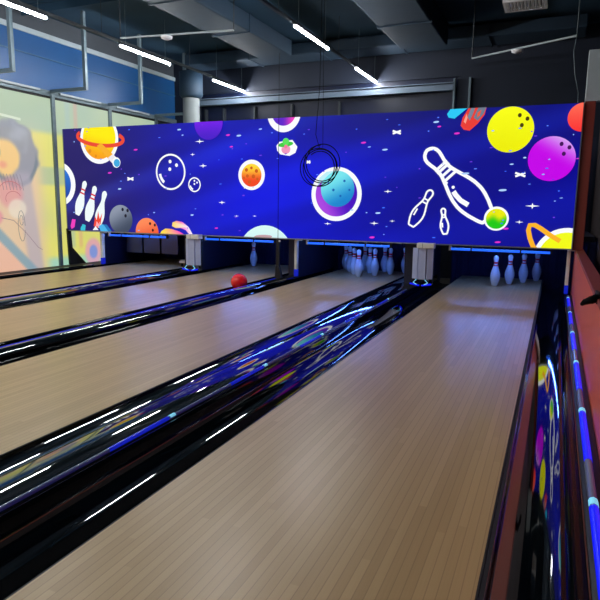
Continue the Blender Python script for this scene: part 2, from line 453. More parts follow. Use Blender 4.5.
def led_strip(parent, x, z, y0, y1, first, r=.013, blue=.42, mode=1):
    """clear channel with blue lengths and a bright node every 0.95 m"""
    if mode == 0:
        MB().tube([(x, y0, z), (x, y1, z)], .008, 8).build('led_length', M['led_soft'], parent); return
    s_ = MB(); s_.tube([(x, y0, z), (x, y1, z)], r * .9, 8); ch = s_.build('led_channel', M['led_dim'], parent)
    y = first
    while y > y0: y -= .95
    y += .95
    while y < y1:
        MB().tube([(x, max(y0, y - blue), z + .001), (x, y - .03, z + .001)], r * .95, 8).build('led_length', M['led_blue' if r > .012 else 'led_soft'], ch)
        MB().tube([(x, y - .02, z + .002), (x, y + .02, z + .002)], r * .95, 8).build('led_node', M['led_node'], ch)
        y += .95

def divider(x0, x1, strip_x, label, zt=.012, first=2.14, mode=1, crest=0.0, y0s=.3):
    e = empty('lane_divider', ((x0 + x1) / 2, YL0, 0), label, 'lane divider', 'glossy black dividers')
    w = (x1 - x0) / 2; L_ = 7.25 - YL0
    n = 16
    pr = [(-w, -.215), (-w, -.012)]
    for k in range(n + 1):
        t = -1 + 2 * k / n
        pr.append((t * (w - .004), zt - (t - crest) ** 2 * zt * (.9 if crest else 1.0)))
    pr += [(w, -.012), (w, -.215)]
    mb = MB(); mb.prism(pr, 0, L_)
    for f in mb.bm.faces:
        if len(f.verts) == 4 and all(v.co.z > -.0115 for v in f.verts): f.smooth = True
    mb.build('capping', M['gloss_black'], e)
    sx = strip_x - (x0 + x1) / 2; tt = sx / (w - .004)
    zz = zt - (tt - crest) ** 2 * zt * (.9 if crest else 1.0)
    led_strip(e, sx, zz + .003, y0s, L_ - .48, first - YL0, .010, .42, mode)
    return e
divider(-4.97, -4.74, -4.94, 'black capping with blue light line between the first and second lanes from the glass', .032, mode=0)
divider(-3.29, -3.15, -3.26, 'narrow black capping with blue light line between the ball lane and full-rack lane', .034, mode=0)
divider(-1.745, -1.53, -1.552, 'wide black capping with blue light line between the full-rack lane and near lane', .014, crest=-.2)
# outer kerbs
ek = empty('edge_kerb', (-6.74, YL0, 0), 'black kerb between the far left lane and the printed glass', 'kerb')
MB().box(-.20, .195, 0, 9.6, -.215, 0.0).build('kerb_body', M['matte_black'], ek)
MB().box(.16, .195, 0, 8.7, 0.0005, .012).build('kerb_lip', M['gloss_black'], ek)
er = empty('side_rail', (.1875, YL0, 0), 'black edge rail with bright blue light strip below the orange wall', 'side rail')
pr = [(-.032, -.215), (-.032, .0)] + [(-.032 + .064 * k / 6, .0 + .018 * math.sin(math.pi * k / 12)) for k in range(1, 7)] + [(.032, -.215)]
MB().prism(pr, 0, 8.7).build('rail_body', M['satin_black'], er)
led_strip(er, -.008, .028, .3, 8.5, 2.0 - YL0, .016, .6)

# ------------------------------------------------------------------ low orange wall and post on the right
ew = empty('orange_half_wall', (.25, 2.5, -.2), 'low orange-red half wall running along the right gutter', 'half wall')
MB().box(-.028, .04, -3.6, 5.0, -.02, .695, .004).build('wall_panel', M['orange'], ew)
MB().box(-.03, .055, -3.6, 5.0, .6955, .72, .004).build('wall_cap', M['brown_red'], ew)
ep = empty('brown_red_post', (.24, 7.08, .52), 'brown-red upright post at the right edge of the screen', 'post')
MB().box(-.055, .05, -.05, .05, 0, 1.55, .004).build('post_lower', M['brown_red'], ep)
MB().box(-.055, .16, -.05, .05, 1.551, 2.06, .004).build('post_upper', M['pale_trim'], ep)
bk = tag(MB().box(.44, .50, -3.0, 8.9, -.2195, 2.3).build('dark_partition', mat('partition_brown', (52, 40, 42), .6, noise_amt=.3, nscale=2)), 'dark brown partition standing beyond the low orange wall', 'partition')
# black curved lever on the half wall
eh = empty('wall_lever', (.222, 3.3, .47), 'black curved lever sticking out of the orange wall', 'lever')
MB().tube([(.012, .12, .055), (.0, .02, .052), (-.03, -.04, .045), (-.055, -.01, .03), (-.066, .03, .012)], [.016, .02, .021, .016, .010], 10).build('lever_arm', M['cable'], eh)
MB().box(-.004, .012, .0, .14, .02, .075, .003).build('mount', M['matte_black'], eh)

# ------------------------------------------------------------------ pin pits
def kick(x0, x1, label, y0=7.26, z1=.55, white_x=None):
    e = empty('kickback_panel', ((x0 + x1) / 2, y0, 0), label, 'side panel', 'dark panels between the pin decks')
    w = (x1 - x0) / 2
    MB().box(-w, w, 0, 8.9 - y0, -.2195, z1).build('panel', M['pit_dark'], e)
    return e
kick(-6.543, -6.522, 'thin dark side panel at the left end of the far left pin deck', 7.26)
kick(-4.97, -4.74, 'dark side panel behind the left fluted column')
kick(-3.29, -3.15, 'dark side panel behind the slim white post of the full-rack lane', 7.26)
kick(-1.70, -1.54, 'dark side panel behind the right fluted column', 7.26)
kick(.132, .22, 'dark side panel at the right end of the near lane', 7.2, .5) if False else None
CUR = [(-6.515, -4.975, 'behind the empty far left pin deck'), (-4.735, -3.295, 'behind the single pin'), (-3.145, -1.705, 'behind the full rack of pins'), (-1.375, .42, 'behind the row of four pins')]
for a, b, l in CUR:
    e = empty('pit_curtain', ((a + b) / 2, 8.85, -.2), 'dark blue pit curtain hanging ' + l, 'curtain', 'pit curtains')
    n = int((b - a) / .02); w = b - a
    pr = [(-w / 2 + w * k / n, .012 * math.sin(k * .7) + .004 * math.sin(k * 2.3)) for k in range(n + 1)]
    pr2 = pr + [(p[0], p[1] + .02) for p in reversed(pr)]
    MB().prism(pr2, -.018, .78, axis='z').build('cloth', M['curtain'], e)
    MB().tube([(-w / 2, 0.01, .785), (w / 2, 0.01, .785)], .014, 8).build('curtain_rod', M['matte_black'], e)
blocker = empty('pit_light_blocker', (-3.05, 8.0, .60), 'added dark light blocker hidden behind the lit screen above the pins', 'light blocker')  # added unseen cover that keeps light from above out of the pin pits
MB().box(-3.5, 3.46, -.75, .95, 0, .06).build('blocker_plate', M['pit_dark'], blocker)
MB().box(-3.5, 3.46, .90, .95, .06, 1.3).build('blocker_back', M['pit_dark'], blocker)

for (x0, x1), l in zip([(-6.3, -5.3), (-4.5, -3.5), (-2.95, -1.93), (-1.15, -.14)], ['far left lane', 'second lane from the glass', 'full-rack lane', 'near lane']):
    e = empty('deck_lamp', ((x0 + x1) / 2, 7.42, .575), 'bluish pin deck lamp tucked behind the screen foot of the ' + l, 'lamp', 'pin deck lamps')
    w = (x1 - x0) / 2
    MB().tube([(-w, 0, 0), (w, 0, 0)], .014, 10).build('lamp_tube', M['deck_lamp'], e)
    for s in (-1, 1): MB().box(s * w - .012, s * w + .012, -.018, .018, -.018, .024).build('lamp_holder', M['housing'], e)
# smoked machine guard behind the blue tube on the far left lane
eg = empty('smoked_guard', (-5.75, 7.62, .18), 'smoky grey translucent guard hanging under the tube of the far left lane', 'guard')
for k in range(3): MB().box(-.58 + k * .34, -.27 + k * .34, 0, .012, .0, .37, .004).build('guard_panel', M['smoke'], eg)
MB().tube([(-.6, .006, .38), (.46, .006, .38)], .01, 8).build('guard_rail', M['matte_black'], eg)

# ------------------------------------------------------------------ blue tubes
tl = ['over the far left lane below the grey painted ball', 'over the second lane, above the single pin', 'over the full rack of pins', 'over the four remaining pins']
for (x0, x1), l in zip([(-6.24, -5.18), (-4.53, -3.44), (-2.97, -1.85), (-1.13, -.02)], tl):
    e = empty('blue_light_tube', ((x0 + x1) / 2, 7.13, .475), 'thin blue light tube ' + l, 'light tube', 'blue tubes under the screen')
    w = (x1 - x0) / 2
    MB().tube([(-w, 0, 0), (w, 0, 0)], .0135, 10).build('tube', M['tube_blue'], e)
    for s in (-1, 1):
        MB().box(s * w - .012, s * w + .012, -.015, .018, -.018, .07).build('end_cap', M['white_plastic'] if s < 0 else M['matte_black'], e)
    for s in (-.4, .3):
        MB().box(s * w * 2 * .7 - .009, s * w * 2 * .7 + .009, -.016, .02, -.015, .07).build('clip', M['matte_black'], e)

# ------------------------------------------------------------------ fluted columns
def column(x, label):
    e = empty('fluted_column', (x, 6.90, .022), label, 'column', 'fluted end columns')
    def flute(cx, w, a, y):
        mb = MB(); n = 6; pr = [(-w / 2, .03)]
        for k in range(n * 3 + 1):
            t = k / (n * 3); pr.append((-w / 2 + w * t, -.004 * abs(math.sin(math.pi * n * t))))
        pr.append((w / 2, .03))
        c, s = math.cos(a), math.sin(a)
        mb.prism([(cx + p[0] * c - p[1] * s, y + p[0] * s + p[1] * c) for p in pr], .10, .462, axis='z')
        return mb
    flute(-.088, .072, -.45, .012).build('side_panel', M['fluted'], e)
    flute(.0, .085, 0, -.012).build('centre_panel', M['fluted'], e)
    flute(.088, .072, .45, .012).build('side_panel', M['fluted'], e)
    MB().box(-.12, .12, .03, .09, .03, .46, .004).build('core', M['matte_black'], e)
    b = MB(); b.box(-.065, .135, -.045, .06, .4635, .525, .006); tb = b.build('top_box', M['white_plastic'], e)
    MB().box(.0, .004, -.0465, -.044, .466, .522).build('joint', M['galv'], tb)
    mb = MB(); mb.prism([(-.13, .028), (.13, .028), (.13, .06), (.075, .099), (-.075, .099), (-.13, .06)], -.055, .025); bs = mb.build('base', M['gloss_black'], e)
    for s in (-1, 1):
        MB().tube([(s * .035, -.06, .035), (s * .085, -.065, .065), (s * .05, -.062, .10)], .006, 6).build('led_chevron', M['led_node'], bs)
        MB().tube([(s * .015, -.058, .03), (s * .125, -.058, .05)], .011, 6).build('led_bar', M['led_blue'], bs)
    return e
column(-1.405, 'fluted white column with blue chevrons between the full rack and the four pins')
column(-4.60, 'fluted white column at the screen foot, left of the second lane')
def slim(x, label, lit=True):
    e = empty('slim_post', (x, 7.17, 0), label, 'post', 'slim posts under the screen')
    MB().box(-.018, .018, -.03, .03, .035, .50, .004).build('upright', M['white_plastic'], e)
    MB().box(-.020, .020, -.033, .033, .024, .12, .003).build('lit_foot', M['led_soft'], e)
    MB().box(-.018, .075, -.02, .03, .5005, .535, .004).build('bracket', M['white_plastic'], e)
    return e
slim(-3.14, 'slim white post with blue foot, left of the full rack')
slim(-6.42, 'slim pale post beside the glass, left of the far left lane')
slim(.16, 'slim pale post at the right end of the screen foot')

# support pole before the screen
e = empty('support_pole', (-3.235, 6.80, .036), 'thin black pole with splayed foot before the screen, behind the red ball', 'pole')
MB().box(-.022, .022, -.012, .012, .0, .50, .002).build('pole_shaft', M['matte_black'], e)
mb = MB(); mb.prism([(-.03, 0), (.055, 0), (.045, .07), (.02, .16), (-.018, .16), (-.024, .07)], -.03, .03); mb.build('foot', M['matte_black'], e)
MB().tube([(-.002, 0, .501), (.0, 0, 2.75)], .0035, 6).build('wire', M['cable'], e)
MB().tube([(.03, -.014, .475), (.03, -.024, .475)], .012, 10).build('screw_head', M['white_plastic'], e)

# cream sensor block at lane 1
e = empty('sensor_block', (-5.18, 7.62, .0), 'small cream block beside the left fluted column', 'block')
MB().box(-.11, .06, -.05, .05, .055, .10, .012).build('block_body', M['cream'], e)
MB().box(-.10, -.085, -.02, .02, .0002, .055).build('foot', M['matte_black'], e)

# black gusset board below the left end of the screen
mb = MB(); mb.prism([(7.0, .001), (7.34, .001), (7.07, .26), (7.05, .56), (6.98, .56)], XW + .045, XW + .075, axis='x')
tag(mb.build('gusset_board', M['matte_black']), 'black pointed board below the left end of the screen', 'board')

# ------------------------------------------------------------------ pins
PROF = [(0, .0), (0.0, .0258), (.006, .030), (.019, .0362), (.057, .0497), (.086, .0570), (.114, .0605), (.149, .0580), (.184, .0495), (.219, .0372), (.238, .0315), (.254, .0262), (.276, .0229), (.302, .0247), (.322, .0292), (.343, .0322), (.358, .0300), (.370, .0225), (.378, .0115), (.381, 0)]
def prof_r(z):
    for (a, ra), (b, rb) in zip(PROF[1:], PROF[2:]):
        if a <= z <= b: return ra + (rb - ra) * ((z - a) / (b - a) if b > a else 0)
    return 0
fine = [(0, 0)] + [(.381 * (1 - math.cos(math.pi * k / 48)) / 2, 0) for k in range(49)]
fine = [(0, 0), (0, .0258)] + [(z, prof_r(z)) for z, _ in fine[2:-1]] + [(.381, 0)]
def make_pin():
    e = empty('bowling_pin', (0, 0, 0), '', 'bowling pin')
    MB().lathe(fine, 28).build('pin_body', M['pin'], e)
    for a, b in ((.247, .262), (.278, .300)):
        MB().lathe([(a, prof_r(a) - .001), (a, prof_r(a) + .0006)] + [(a + (b - a) * k / 4, prof_r(a + (b - a) * k / 4) + .0007) for k in range(1, 4)] + [(b, prof_r(b) + .0006), (b, prof_r(b) - .001)], 28).build('neck_stripe', M['pin_red'], e)
    MB().tube([(0, 0, .380), (0, 0, .59)], .0018, 5).build('cord', M['cable'], e)
    return e
proto = make_pin(); used = [False]
def pin(x, y, label, group):
    o = copy_tree(proto) if used[0] else proto; used[0] = True
    o.location = (x, y, .0); o.rotation_euler.z = random.random() * 6
    o['label'] = label; o['category'] = 'bowling pin'; o['group'] = group
SP = .1525; RW = .264; Y1 = 7.66
c4 = -.645
for k, l in enumerate(['head pin of the four, frontmost and furthest left', 'second of the four in a diagonal, right of the head pin', 'third of the four in a diagonal', 'rearmost and rightmost of the four']):
    pin(c4 + SP * k, Y1 + RW * k, 'white bowling pin, ' + l, 'four pins on the near lane')
c3 = -2.435
pos = ['left end', 'second', 'third', 'right end']
for r_ in range(4):
    for k in range(r_ + 1):
        x = c3 - SP * r_ + 2 * SP * k; y = Y1 + .03 + RW * r_
        if r_ == 0: l = 'head pin at the very front of the full rack'
        elif r_ == 1: l = ('left' if k == 0 else 'right') + ' pin, second row of the full rack'
        elif r_ == 2: l = ['left', 'middle', 'right'][k] + ' pin, third row of the full rack'
        else: l = ['far left', 'inner left', 'inner right', 'far right'][k] + ' pin, back row of the full rack'
        pin(x, y, 'white bowling pin, ' + l, 'full rack of pins')
pin(-4.35, 8.25, 'lone white bowling pin standing on the second lane from the glass', 'single pin')

# ------------------------------------------------------------------ red ball in the gutter
e = empty('bowling_ball', (-3.385, 6.05, .062), 'bright red bowling ball rolling at the edge of the second lane from the glass', 'bowling ball')
bm = bmesh.new(); bmesh.ops.create_uvsphere(bm, u_segments=40, v_segments=24, radius=.098)
for f in bm.faces: f.smooth = True
mb = MB(); mb.bm.free(); mb.bm = bm; sh_ = mb.build('ball_shell', M['ball_red'], e)
for a, b in ((.35, .62), (.62, .55), (.48, .85)):
    d = Vector((math.cos(b) * math.sin(a), math.cos(b) * math.cos(a), math.sin(b)))
    MB().tube([d * .09, d * .0985], .011, 12).build('finger_hole', M['cable'], sh_)

# ------------------------------------------------------------------ the lit screen
SX0, SX1, SZ0, SZ1 = -6.94, .172, .538, 2.052
es = empty('display_screen', ((SX0 + SX1) / 2, 7.0, SZ0), 'long lit blue screen with painted planets, pins and balls over the lanes', 'screen')
px0 = (SX0 + SX1) / 2
MB().box(SX0 - px0, SX1 - px0, .004, .07, 0, SZ1 - SZ0).build('screen_case', M['matte_black'], es)
mb = MB(); mb.box(SX0 - px0, SX1 - px0, -.004, .003, -.014, -.0005); mb.box(SX0 - px0 - .012, SX0 - px0, -.004, .07, -.014, SZ1 - SZ0); mb.box(SX1 - px0 + .0002, SX1 - px0 + .012, -.004, .07, -.014, SZ1 - SZ0)
mb.build('screen_frame', M['metal'], es)
P = Print((SX0, SX1, SZ0, SZ1), lambda u, v, o: (u - px0, .0 - o, v - SZ0), .0003)
def bg(u, v):
    t = (u - SX0) / (SX1 - SX0); w = (v - SZ0) / (SZ1 - SZ0)
    left, mid, right = (40, 30, 108), (4, 16, 226), (4, 8, 150)  # greyer left end: viewing-angle dulling and glare put into the picture colours
    c = mixc(left, mid, sstep(.02, .50, t)) if t < .5 else mixc(mid, right, sstep(.5, .85, t))
    c = mixc(c, (10, 14, 100), .6 * sstep(.55, 1.0, w) * sstep(.3, .6, t))
    for (k, off, wd, am, cc) in ((.62, -.05, .06, .5, (24, 50, 205)), (.62, .33, .05, .40, (40, 60, 215)), (.62, .62, .07, .45, (10, 8, 92)), (.62, 1.0, .05, .5, (50, 90, 225)), (.62, 1.25, .06, .5, (8, 8, 88)), (.62, -.62, .09, .55, (12, 8, 92)), (.62, -.28, .06, .5, (12, 8, 92)), (.62, -1.1, .10, .4, (30, 52, 200)), (.62, -1.5, .12, .5, (12, 8, 92)), (.62, 1.7, .1, .45, (10, 8, 92))):
        x = (u + 3.4) * .30 ; d = (w - k * x * 1.0 - off * .6 - .3)
        fade = .5 + .5 * noise.noise(Vector((u * .5 + off * 9, off * 3, 1)))
        c = mixc(c, cc, am * .85 * fade * sstep(wd * 2.4, wd * .3, abs(d)))
    return c
P.grid(230, 46, bg)
def S(x, y): return on_y(x, y, 7.0)
def K(x, y):   # metres per vertical photo pixel on the screen plane
    return S(x, y)[1] - S(x, y + 1)[1]
def ball(x, y, r, col, rx=None, **kw):
    k = K(x, y); P.disc(S(x, y), (rx or r) * k, r * k, col, **kw)
def arcp(x, y, r, a0, a1, n=16, ex=1.0):
    c = S(x, y); k = K(x, y) * r
    return [(c[0] + ex * k * math.cos(math.radians(a0 + (a1 - a0) * i / n)), c[1] + k * math.sin(math.radians(a0 + (a1 - a0) * i / n))) for i in range(n + 1)]
def path(pts): return [S(*p) for p in pts]
def ellipse(x, y, a, b, rot, n=40):
    c = S(x, y); k = K(x, y); r = math.radians(rot)
    return [(c[0] + k * (a * math.cos(t) * math.cos(r) - b * math.sin(t) * math.sin(r)), c[1] + k * (a * math.cos(t) * math.sin(r) + b * math.sin(t) * math.cos(r))) for t in [2 * math.pi * i / n for i in range(n)]]
def holes(pts, r, col=(16, 12, 30)):
    for p in pts: P.disc(S(*p), r * K(*p), r * K(*p) * 1.15, col, rings=1, n=14)
def pin_shape(base, top, fat=1.0):
    b = Vector(S(*base)); t = Vector(S(*top)); ax = t - b; L = ax.length; d = ax / L; nrm = Vector((-d.y, d.x)); s = L / .381
    L_ = [b + d * z * s + nrm * prof_r(z) * s * fat for z, _ in fine[1:]]
    R_ = [b + d * z * s - nrm * prof_r(z) * s * fat for z, _ in reversed(fine[1:-1])]
    return [(p.x, p.y) for p in L_ + R_], b, d, nrm, s
WHT = (250, 252, 255)
# ringed yellow planet, upper left
ball(99, 139, 25, WHT)
ball(99, 138, 21.5, lambda a, b: mixc((255, 236, 0), (250, 160, 20), sstep(.2, -1, b + .25 * a)))
for (x, y, r) in ((90, 151, 2), (96, 156, 1.5), (104, 152, 2), (108, 146, 1.5), (87, 143, 1.5)): ball(x, y, r, (232, 140, 20), rings=1, n=10)
P.stroke(ellipse(100, 138, 30, 7.5, -6)[17:] + ellipse(100, 138, 30, 7.5, -6)[:5], .055, (235, 72, 50))
P.poly(path([(97, 146), (101, 143), (116, 157), (112, 163)]), (250, 176, 40))
P.poly(path([(108, 158), (113, 154), (117, 158), (112, 163)]), (236, 232, 238))
ball(116.5, 162.5, 5.2, WHT); ball(117, 163, 4, (60, 170, 225))
# blue planet cut by the left edge
ball(59, 184, 22, WHT); ball(58, 184, 17.5, lambda a, b: mixc((40, 130, 225), (24, 60, 160), .5 - .5 * b))
# three pins
for i, (b, t) in enumerate((((77.5, 215), (85.5, 181)), ((87.5, 221), (95.5, 186)), ((97.5, 227), (105.5, 191)))):
    sh, bb, d, nr, s = pin_shape(b, t, .96)
    P.poly(sh, (240, 250, 252))
    if i < 2:
        for z in (.245, .285):
            q = [bb + d * (z - .008) * s + nr * .031 * s, bb + d * (z + .008) * s + nr * .031 * s, bb + d * (z + .008) * s - nr * .031 * s, bb + d * (z - .008) * s - nr * .031 * s]
            P.poly([(v.x, v.y) for v in q], (220, 40, 60))
    else:
        P.poly(path([(94, 226), (95.5, 216), (97, 220), (98.5, 211), (100, 219), (102.5, 213), (101, 224), (98, 228)]), (240, 70, 50))
        P.poly(path([(96, 226), (97, 221), (99, 224), (100.5, 221), (99.5, 227)]), (255, 170, 180))
P.poly(path([(71, 226), (72.5, 219), (76, 219.5), (75, 227), (72, 229)]), (240, 60, 190))
P.poly(path([(81, 228), (83, 224), (86, 225), (85.5, 231), (81, 231)]), (50, 190, 215))
P.poly(path([(93, 230), (96, 226), (99, 230)]), WHT)
P.poly(path([(99, 226), (103, 224), (110, 230), (109, 232), (101, 231)]), (70, 180, 235))
P.poly(path([(104, 224.5), (107, 224.5), (112, 231), (109, 232)]), (30, 120, 190))
# grey ball, orange ball
ball(121.3, 219.5, 14.5, lambda a, b: mixc((62, 74, 96), (140, 150, 170), sstep(-1, 1, b - .5 * a)), rx=14.5)
holes([(123, 209.5), (128, 210.5), (126, 215.8)], 1.5, (20, 20, 40))
ball(147.5, 232, 14, lambda a, b: mixc((230, 70, 40), (255, 140, 90), sstep(-1, 1, b - .3 * a)))
holes([(150.5, 223.6), (155.3, 225), (153.3, 230.2)], 1.3, (40, 12, 20))
# comets
P.poly(path([(162, 231), (166, 228.5), (172, 229), (180, 231.5), (187, 236), (160, 235)]), lambda u, v: mixc((255, 226, 60), (250, 60, 190), sstep(S(165, 231)[0], S(182, 231)[0], u)))
cm = [(172.5, 226), (173, 222.5), (177, 220.8), (183, 222), (189, 227), (193, 234), (192.5, 235.5), (190, 234.5), (186, 230), (181, 228), (176, 228)]
P.poly(path(cm), lambda u, v: mixc((255, 220, 90), (240, 60, 200), sstep(S(174, 224)[0], S(181, 225)[0], u)) if u < S(182, 225)[0] else mixc((240, 60, 200), (250, 240, 255), sstep(S(182, 225)[0], S(190, 230)[0], u)))
# outline balls
P.stroke(arcp(171, 172, 17.2, 0, 360, 48)[:-1], .025, WHT, True)
for p in ((170.6, 161.6), (177, 165.2), (170.3, 169.2)): ball(p[0], p[1], 1.8, WHT, rings=1, n=16)
P.stroke(arcp(171, 172, 13.0, 188, 232, 10), .04, WHT)
P.stroke(arcp(195, 184.7, 6.8, 0, 360, 36)[:-1], .017, WHT, True)
for p in ((195, 180.8), (197.6, 182.6), (195, 184)): ball(p[0], p[1], 1.0, WHT, rings=1, n=12)
P.stroke(arcp(195, 184.7, 5, 190, 250, 8), .022, WHT)
# purple planet at the top
ball(209, 123, 17, lambda a, b: mixc((72, 20, 200), (120, 20, 235), sstep(-1, .4, b)))
# orange cratered planet
ball(252, 175, 15.2, WHT); ball(252, 175.3, 11.5, lambda a, b: mixc((240, 70, 30), (255, 215, 50), sstep(-.6, .8, b)))
for (x, y, r) in ((247, 170, 1.8), (252, 168, 1.5), (257, 171, 1.9), (248, 176, 1.6), (254, 176.5, 2), (258, 179, 1.4), (250, 182, 1.7), (244.5, 178, 1.2)): ball(x, y, r, (205, 90, 20), rings=1, n=12)
# half planet at the top, saucer
ball(284.5, 113.5, 19, WHT); ball(284.5, 112, 14, lambda a, b: mixc((90, 30, 200), (235, 60, 190), sstep(-.2, .8, a)))
P.poly(path([(277, 146), (280, 142), (293, 140), (298, 147), (296, 153), (290, 156), (281, 154.5), (278, 151)]), WHT)
ball(286.5, 149.5, 4.5, (240, 150, 190), rx=5)
P.poly(ellipse(286.3, 144.5, 8.5, 2.5, 6), (60, 200, 60)); ball(286.5, 142, 3.8, (90, 225, 90))
ball(286.5, 146.7, 2, (245, 120, 160), rings=1, n=12)
# big planet
ball(336.7, 194.2, 27, WHT)
ball(336.7, 194.2, 22.4, lambda a, b: mixc((70, 10, 190), (170, 70, 225), sstep(.5, -1, a + .5 * b)))
ball(338, 189, 18, lambda a, b: mixc((20, 130, 205), (120, 232, 240), sstep(-1, .8, b - .5 * a)))
P.poly(path([(318, 186), (320, 178), (327, 172), (336, 170.5), (329, 175), (323, 181)]), (190, 240, 248))
for (x, y, r) in ((345, 181, 1.3), (334, 190, 1.4), (350, 190, 1.2), (341, 196, 1.2), (329, 183, 1)): ball(x, y, r, (16, 100, 180), rings=1, n=10)
# pale dome at the bottom
ball(266, 256, 30.5, lambda a, b: mixc((190, 225, 250), (216, 250, 245), sstep(0, .9, b)))
P.poly(ellipse(264, 236.5, 10, 1.8, 2), (196, 160, 168))
# large outline pin
sh, bb, d, nr, s = pin_shape((488, 218.5), (427.5, 150.5), 1.0)
P.poly(sh, (12, 12, 150)); P.stroke(sh, .040, WHT, True)
for z in (.234, .256, .278, .292):
    a = bb + d * z * s + nr * .032 * s; b = bb + d * z * s - nr * .032 * s; P.stroke([(a.x, a.y), (b.x, b.y)], .032, WHT)
P.stroke(path([(453.8, 191.5), (456, 195), (461, 200.5), (468.5, 205)]), .055, WHT); ball(453.5, 187.3, 1.6, WHT, rings=1, n=12)
P.stroke(path([(447.5, 182), (446, 184)]), .03, WHT)
for bs, tp in (((411.5, 225.5), (432, 190.5)), ((445.5, 233.8), (443.5, 208.5))):
    sh, bb, d, nr, s = pin_shape(bs, tp, .98)
    P.stroke(sh, .021, WHT, True)
    for z in (.25, .285):
        a = bb + d * z * s + nr * .03 * s; b = bb + d * z * s - nr * .03 * s; P.stroke([(a.x, a.y), (b.x, b.y)], .018, WHT)
    a = bb + d * .10 * s + nr * .03 * s; b = bb + d * .17 * s + nr * .03 * s; P.stroke([(a.x, a.y), (b.x, b.y)], .018, WHT)
ball(496.5, 218.6, 12, WHT)
ball(496.5, 218.8, 10, lambda a, b: mixc((30, 200, 20), (235, 235, 10), sstep(-.5, .5, b + .15 * math.sin(5 * a))))
# cyan facet, flame pin at the top
P.poly(path([(447.5, 114.5), (452, 108), (470, 107), (466, 110), (455, 119), (449, 118)]), (40, 200, 245))
P.poly(path([(461, 126), (463, 118), (470, 107), (487, 107), (485, 115), (478, 124), (470, 131), (464, 130)]), (232, 60, 52))
P.poly(path([(468, 117), (472, 107), (476, 107), (473, 115), (470, 121)]), (120, 130, 150))
P.poly(path([(474, 118), (479, 107), (487, 107), (484, 114), (478, 121)]), (110, 122, 142))
P.poly(path([(477, 118), (478, 113), (482, 110), (480, 116)]), (232, 90, 62))
P.poly(path([(464, 122), (467, 114), (468, 118), (466, 124)]), (250, 160, 140))
# yellow, purple and red balls at the right
ball(510.5, 130, 22.8, lambda a, b: mixc((236, 236, 0), (250, 255, 20), .5 + .5 * b), rx=22.8)
holes([(520, 115.6), (527.6, 119), (522, 125.5)], 1.9, (70, 60, 10))
ball(551.5, 159, 22.3, lambda a, b: mixc((196, 0, 232), (216, 176, 246), sstep(-.1, 1.1, .75 * b + .45 * a)), rx=22.5)
holes([(561.6, 144.2), (569.4, 147.6), (563.8, 154)], 1.9, (66, 16, 90))
ball(583, 117.5, 14.5, lambda a, b: mixc((250, 50, 50), (255, 110, 86), .5 + .5 * b))
# ringed yellow planet, lower right
ball(566, 259, 31, WHT)
ball(566, 259, 26.5, lambda a, b: mixc((255, 255, 0), (240, 250, 30), .5 + .5 * b))
P.poly(path([(556, 236), (560, 232), (575, 232), (573, 240), (562, 241)]), (236, 190, 20)) if False else None
P.stroke(path([(537, 251), (533, 246), (530, 238), (528.5, 230), (530, 225), (535, 225), (541, 228.5), (550, 235), (560, 241)]), .05, (252, 180, 40))
# sparkles and dashes
def star(x, y, a, b, col=WHT):
    c = S(x, y); k = K(x, y); pts = []
    for i in range(8):
        t = math.pi / 4 * i; r = (a if i % 4 == 0 else b) if i % 2 == 0 else min(a, b) * .35
        pts.append((c[0] + k * r * math.cos(t), c[1] + k * r * math.sin(t)))
    P.poly(pts, col)
for a in ((201, 141.7, 5.5, 2.4), (194, 154.7, 3.2, 1.6), (204.5, 166, 5, 2.4), (223.3, 202.5, 4.2, 2), (532.5, 206, 7, 3.2), (519.5, 222, 4, 2), (388.6, 191.5, 4.4, 2), (375, 223.2, 4.6, 2.2), (328.6, 223.6, 4, 1.7), (246, 188, 2, 1), (256, 216, 2.5, 1), (238, 216, 3, 1), (393, 221, 3, 1.4)): star(*a)
def cross(x, y, w, h, col=WHT):
    P.stroke(path([(x - w, y - h), (x, y), (x + w, y + h)]), .022, col); P.stroke(path([(x - w, y + h), (x, y), (x + w, y - h)]), .022, col)
for a in ((132.2, 179, 3, 1.2), (520.5, 174.8, 5, 1.8), (397.6, 132.6, 4, 1.5), (309.5, 162.2, 2, 1)): cross(*a)
def dash(x, y, w, h, col): P.poly(ellipse(x, y, w, h, 4, 12), col)
for a in ((137.5, 150, 2.5, .8), (111.7, 173, 2.5, .9), (229.6, 135.4, 2.4, .9), (364.6, 143, 2.8, .9), (373, 237.2, 2.8, 1), (457.5, 133.8, 3, 1), (506, 228.5, 2.8, 1), (440, 127, 2, .8), (218, 228, 2, .7), (233, 147, 2, .7), (578, 158.8, 2, .6), (498, 242, 3, .9)): dash(*a, (226, 50, 206))
for a in ((121.7, 189, 2.2, .8), (181, 130, 2.4, .8), (240.5, 136, 2.8, .9), (184.5, 135.5, 1.2, .6), (262, 129.5, 2, .7), (386, 150, 3, .9), (437, 122.5, 3, 1), (466, 173.7, 4, 1), (503, 190.3, 4, 1.1), (379, 213, 2.8, .9), (353, 210, 2, .7), (194, 215, 2, .7), (512, 164.5, 2, .7), (525, 158, 1.6, .8)): dash(*a, (170, 205, 255))
rr = random.Random(5)
for i in range(90):
    x = rr.uniform(70, 575); y = rr.uniform(115, 240)
    dash(x, y, rr.uniform(.6, 1.8), rr.uniform(.4, .7), rr.choice([(60, 110, 255), (90, 130, 255), (110, 60, 230), (140, 180, 255)]))
P.build('screen_picture', M['screen'], es)

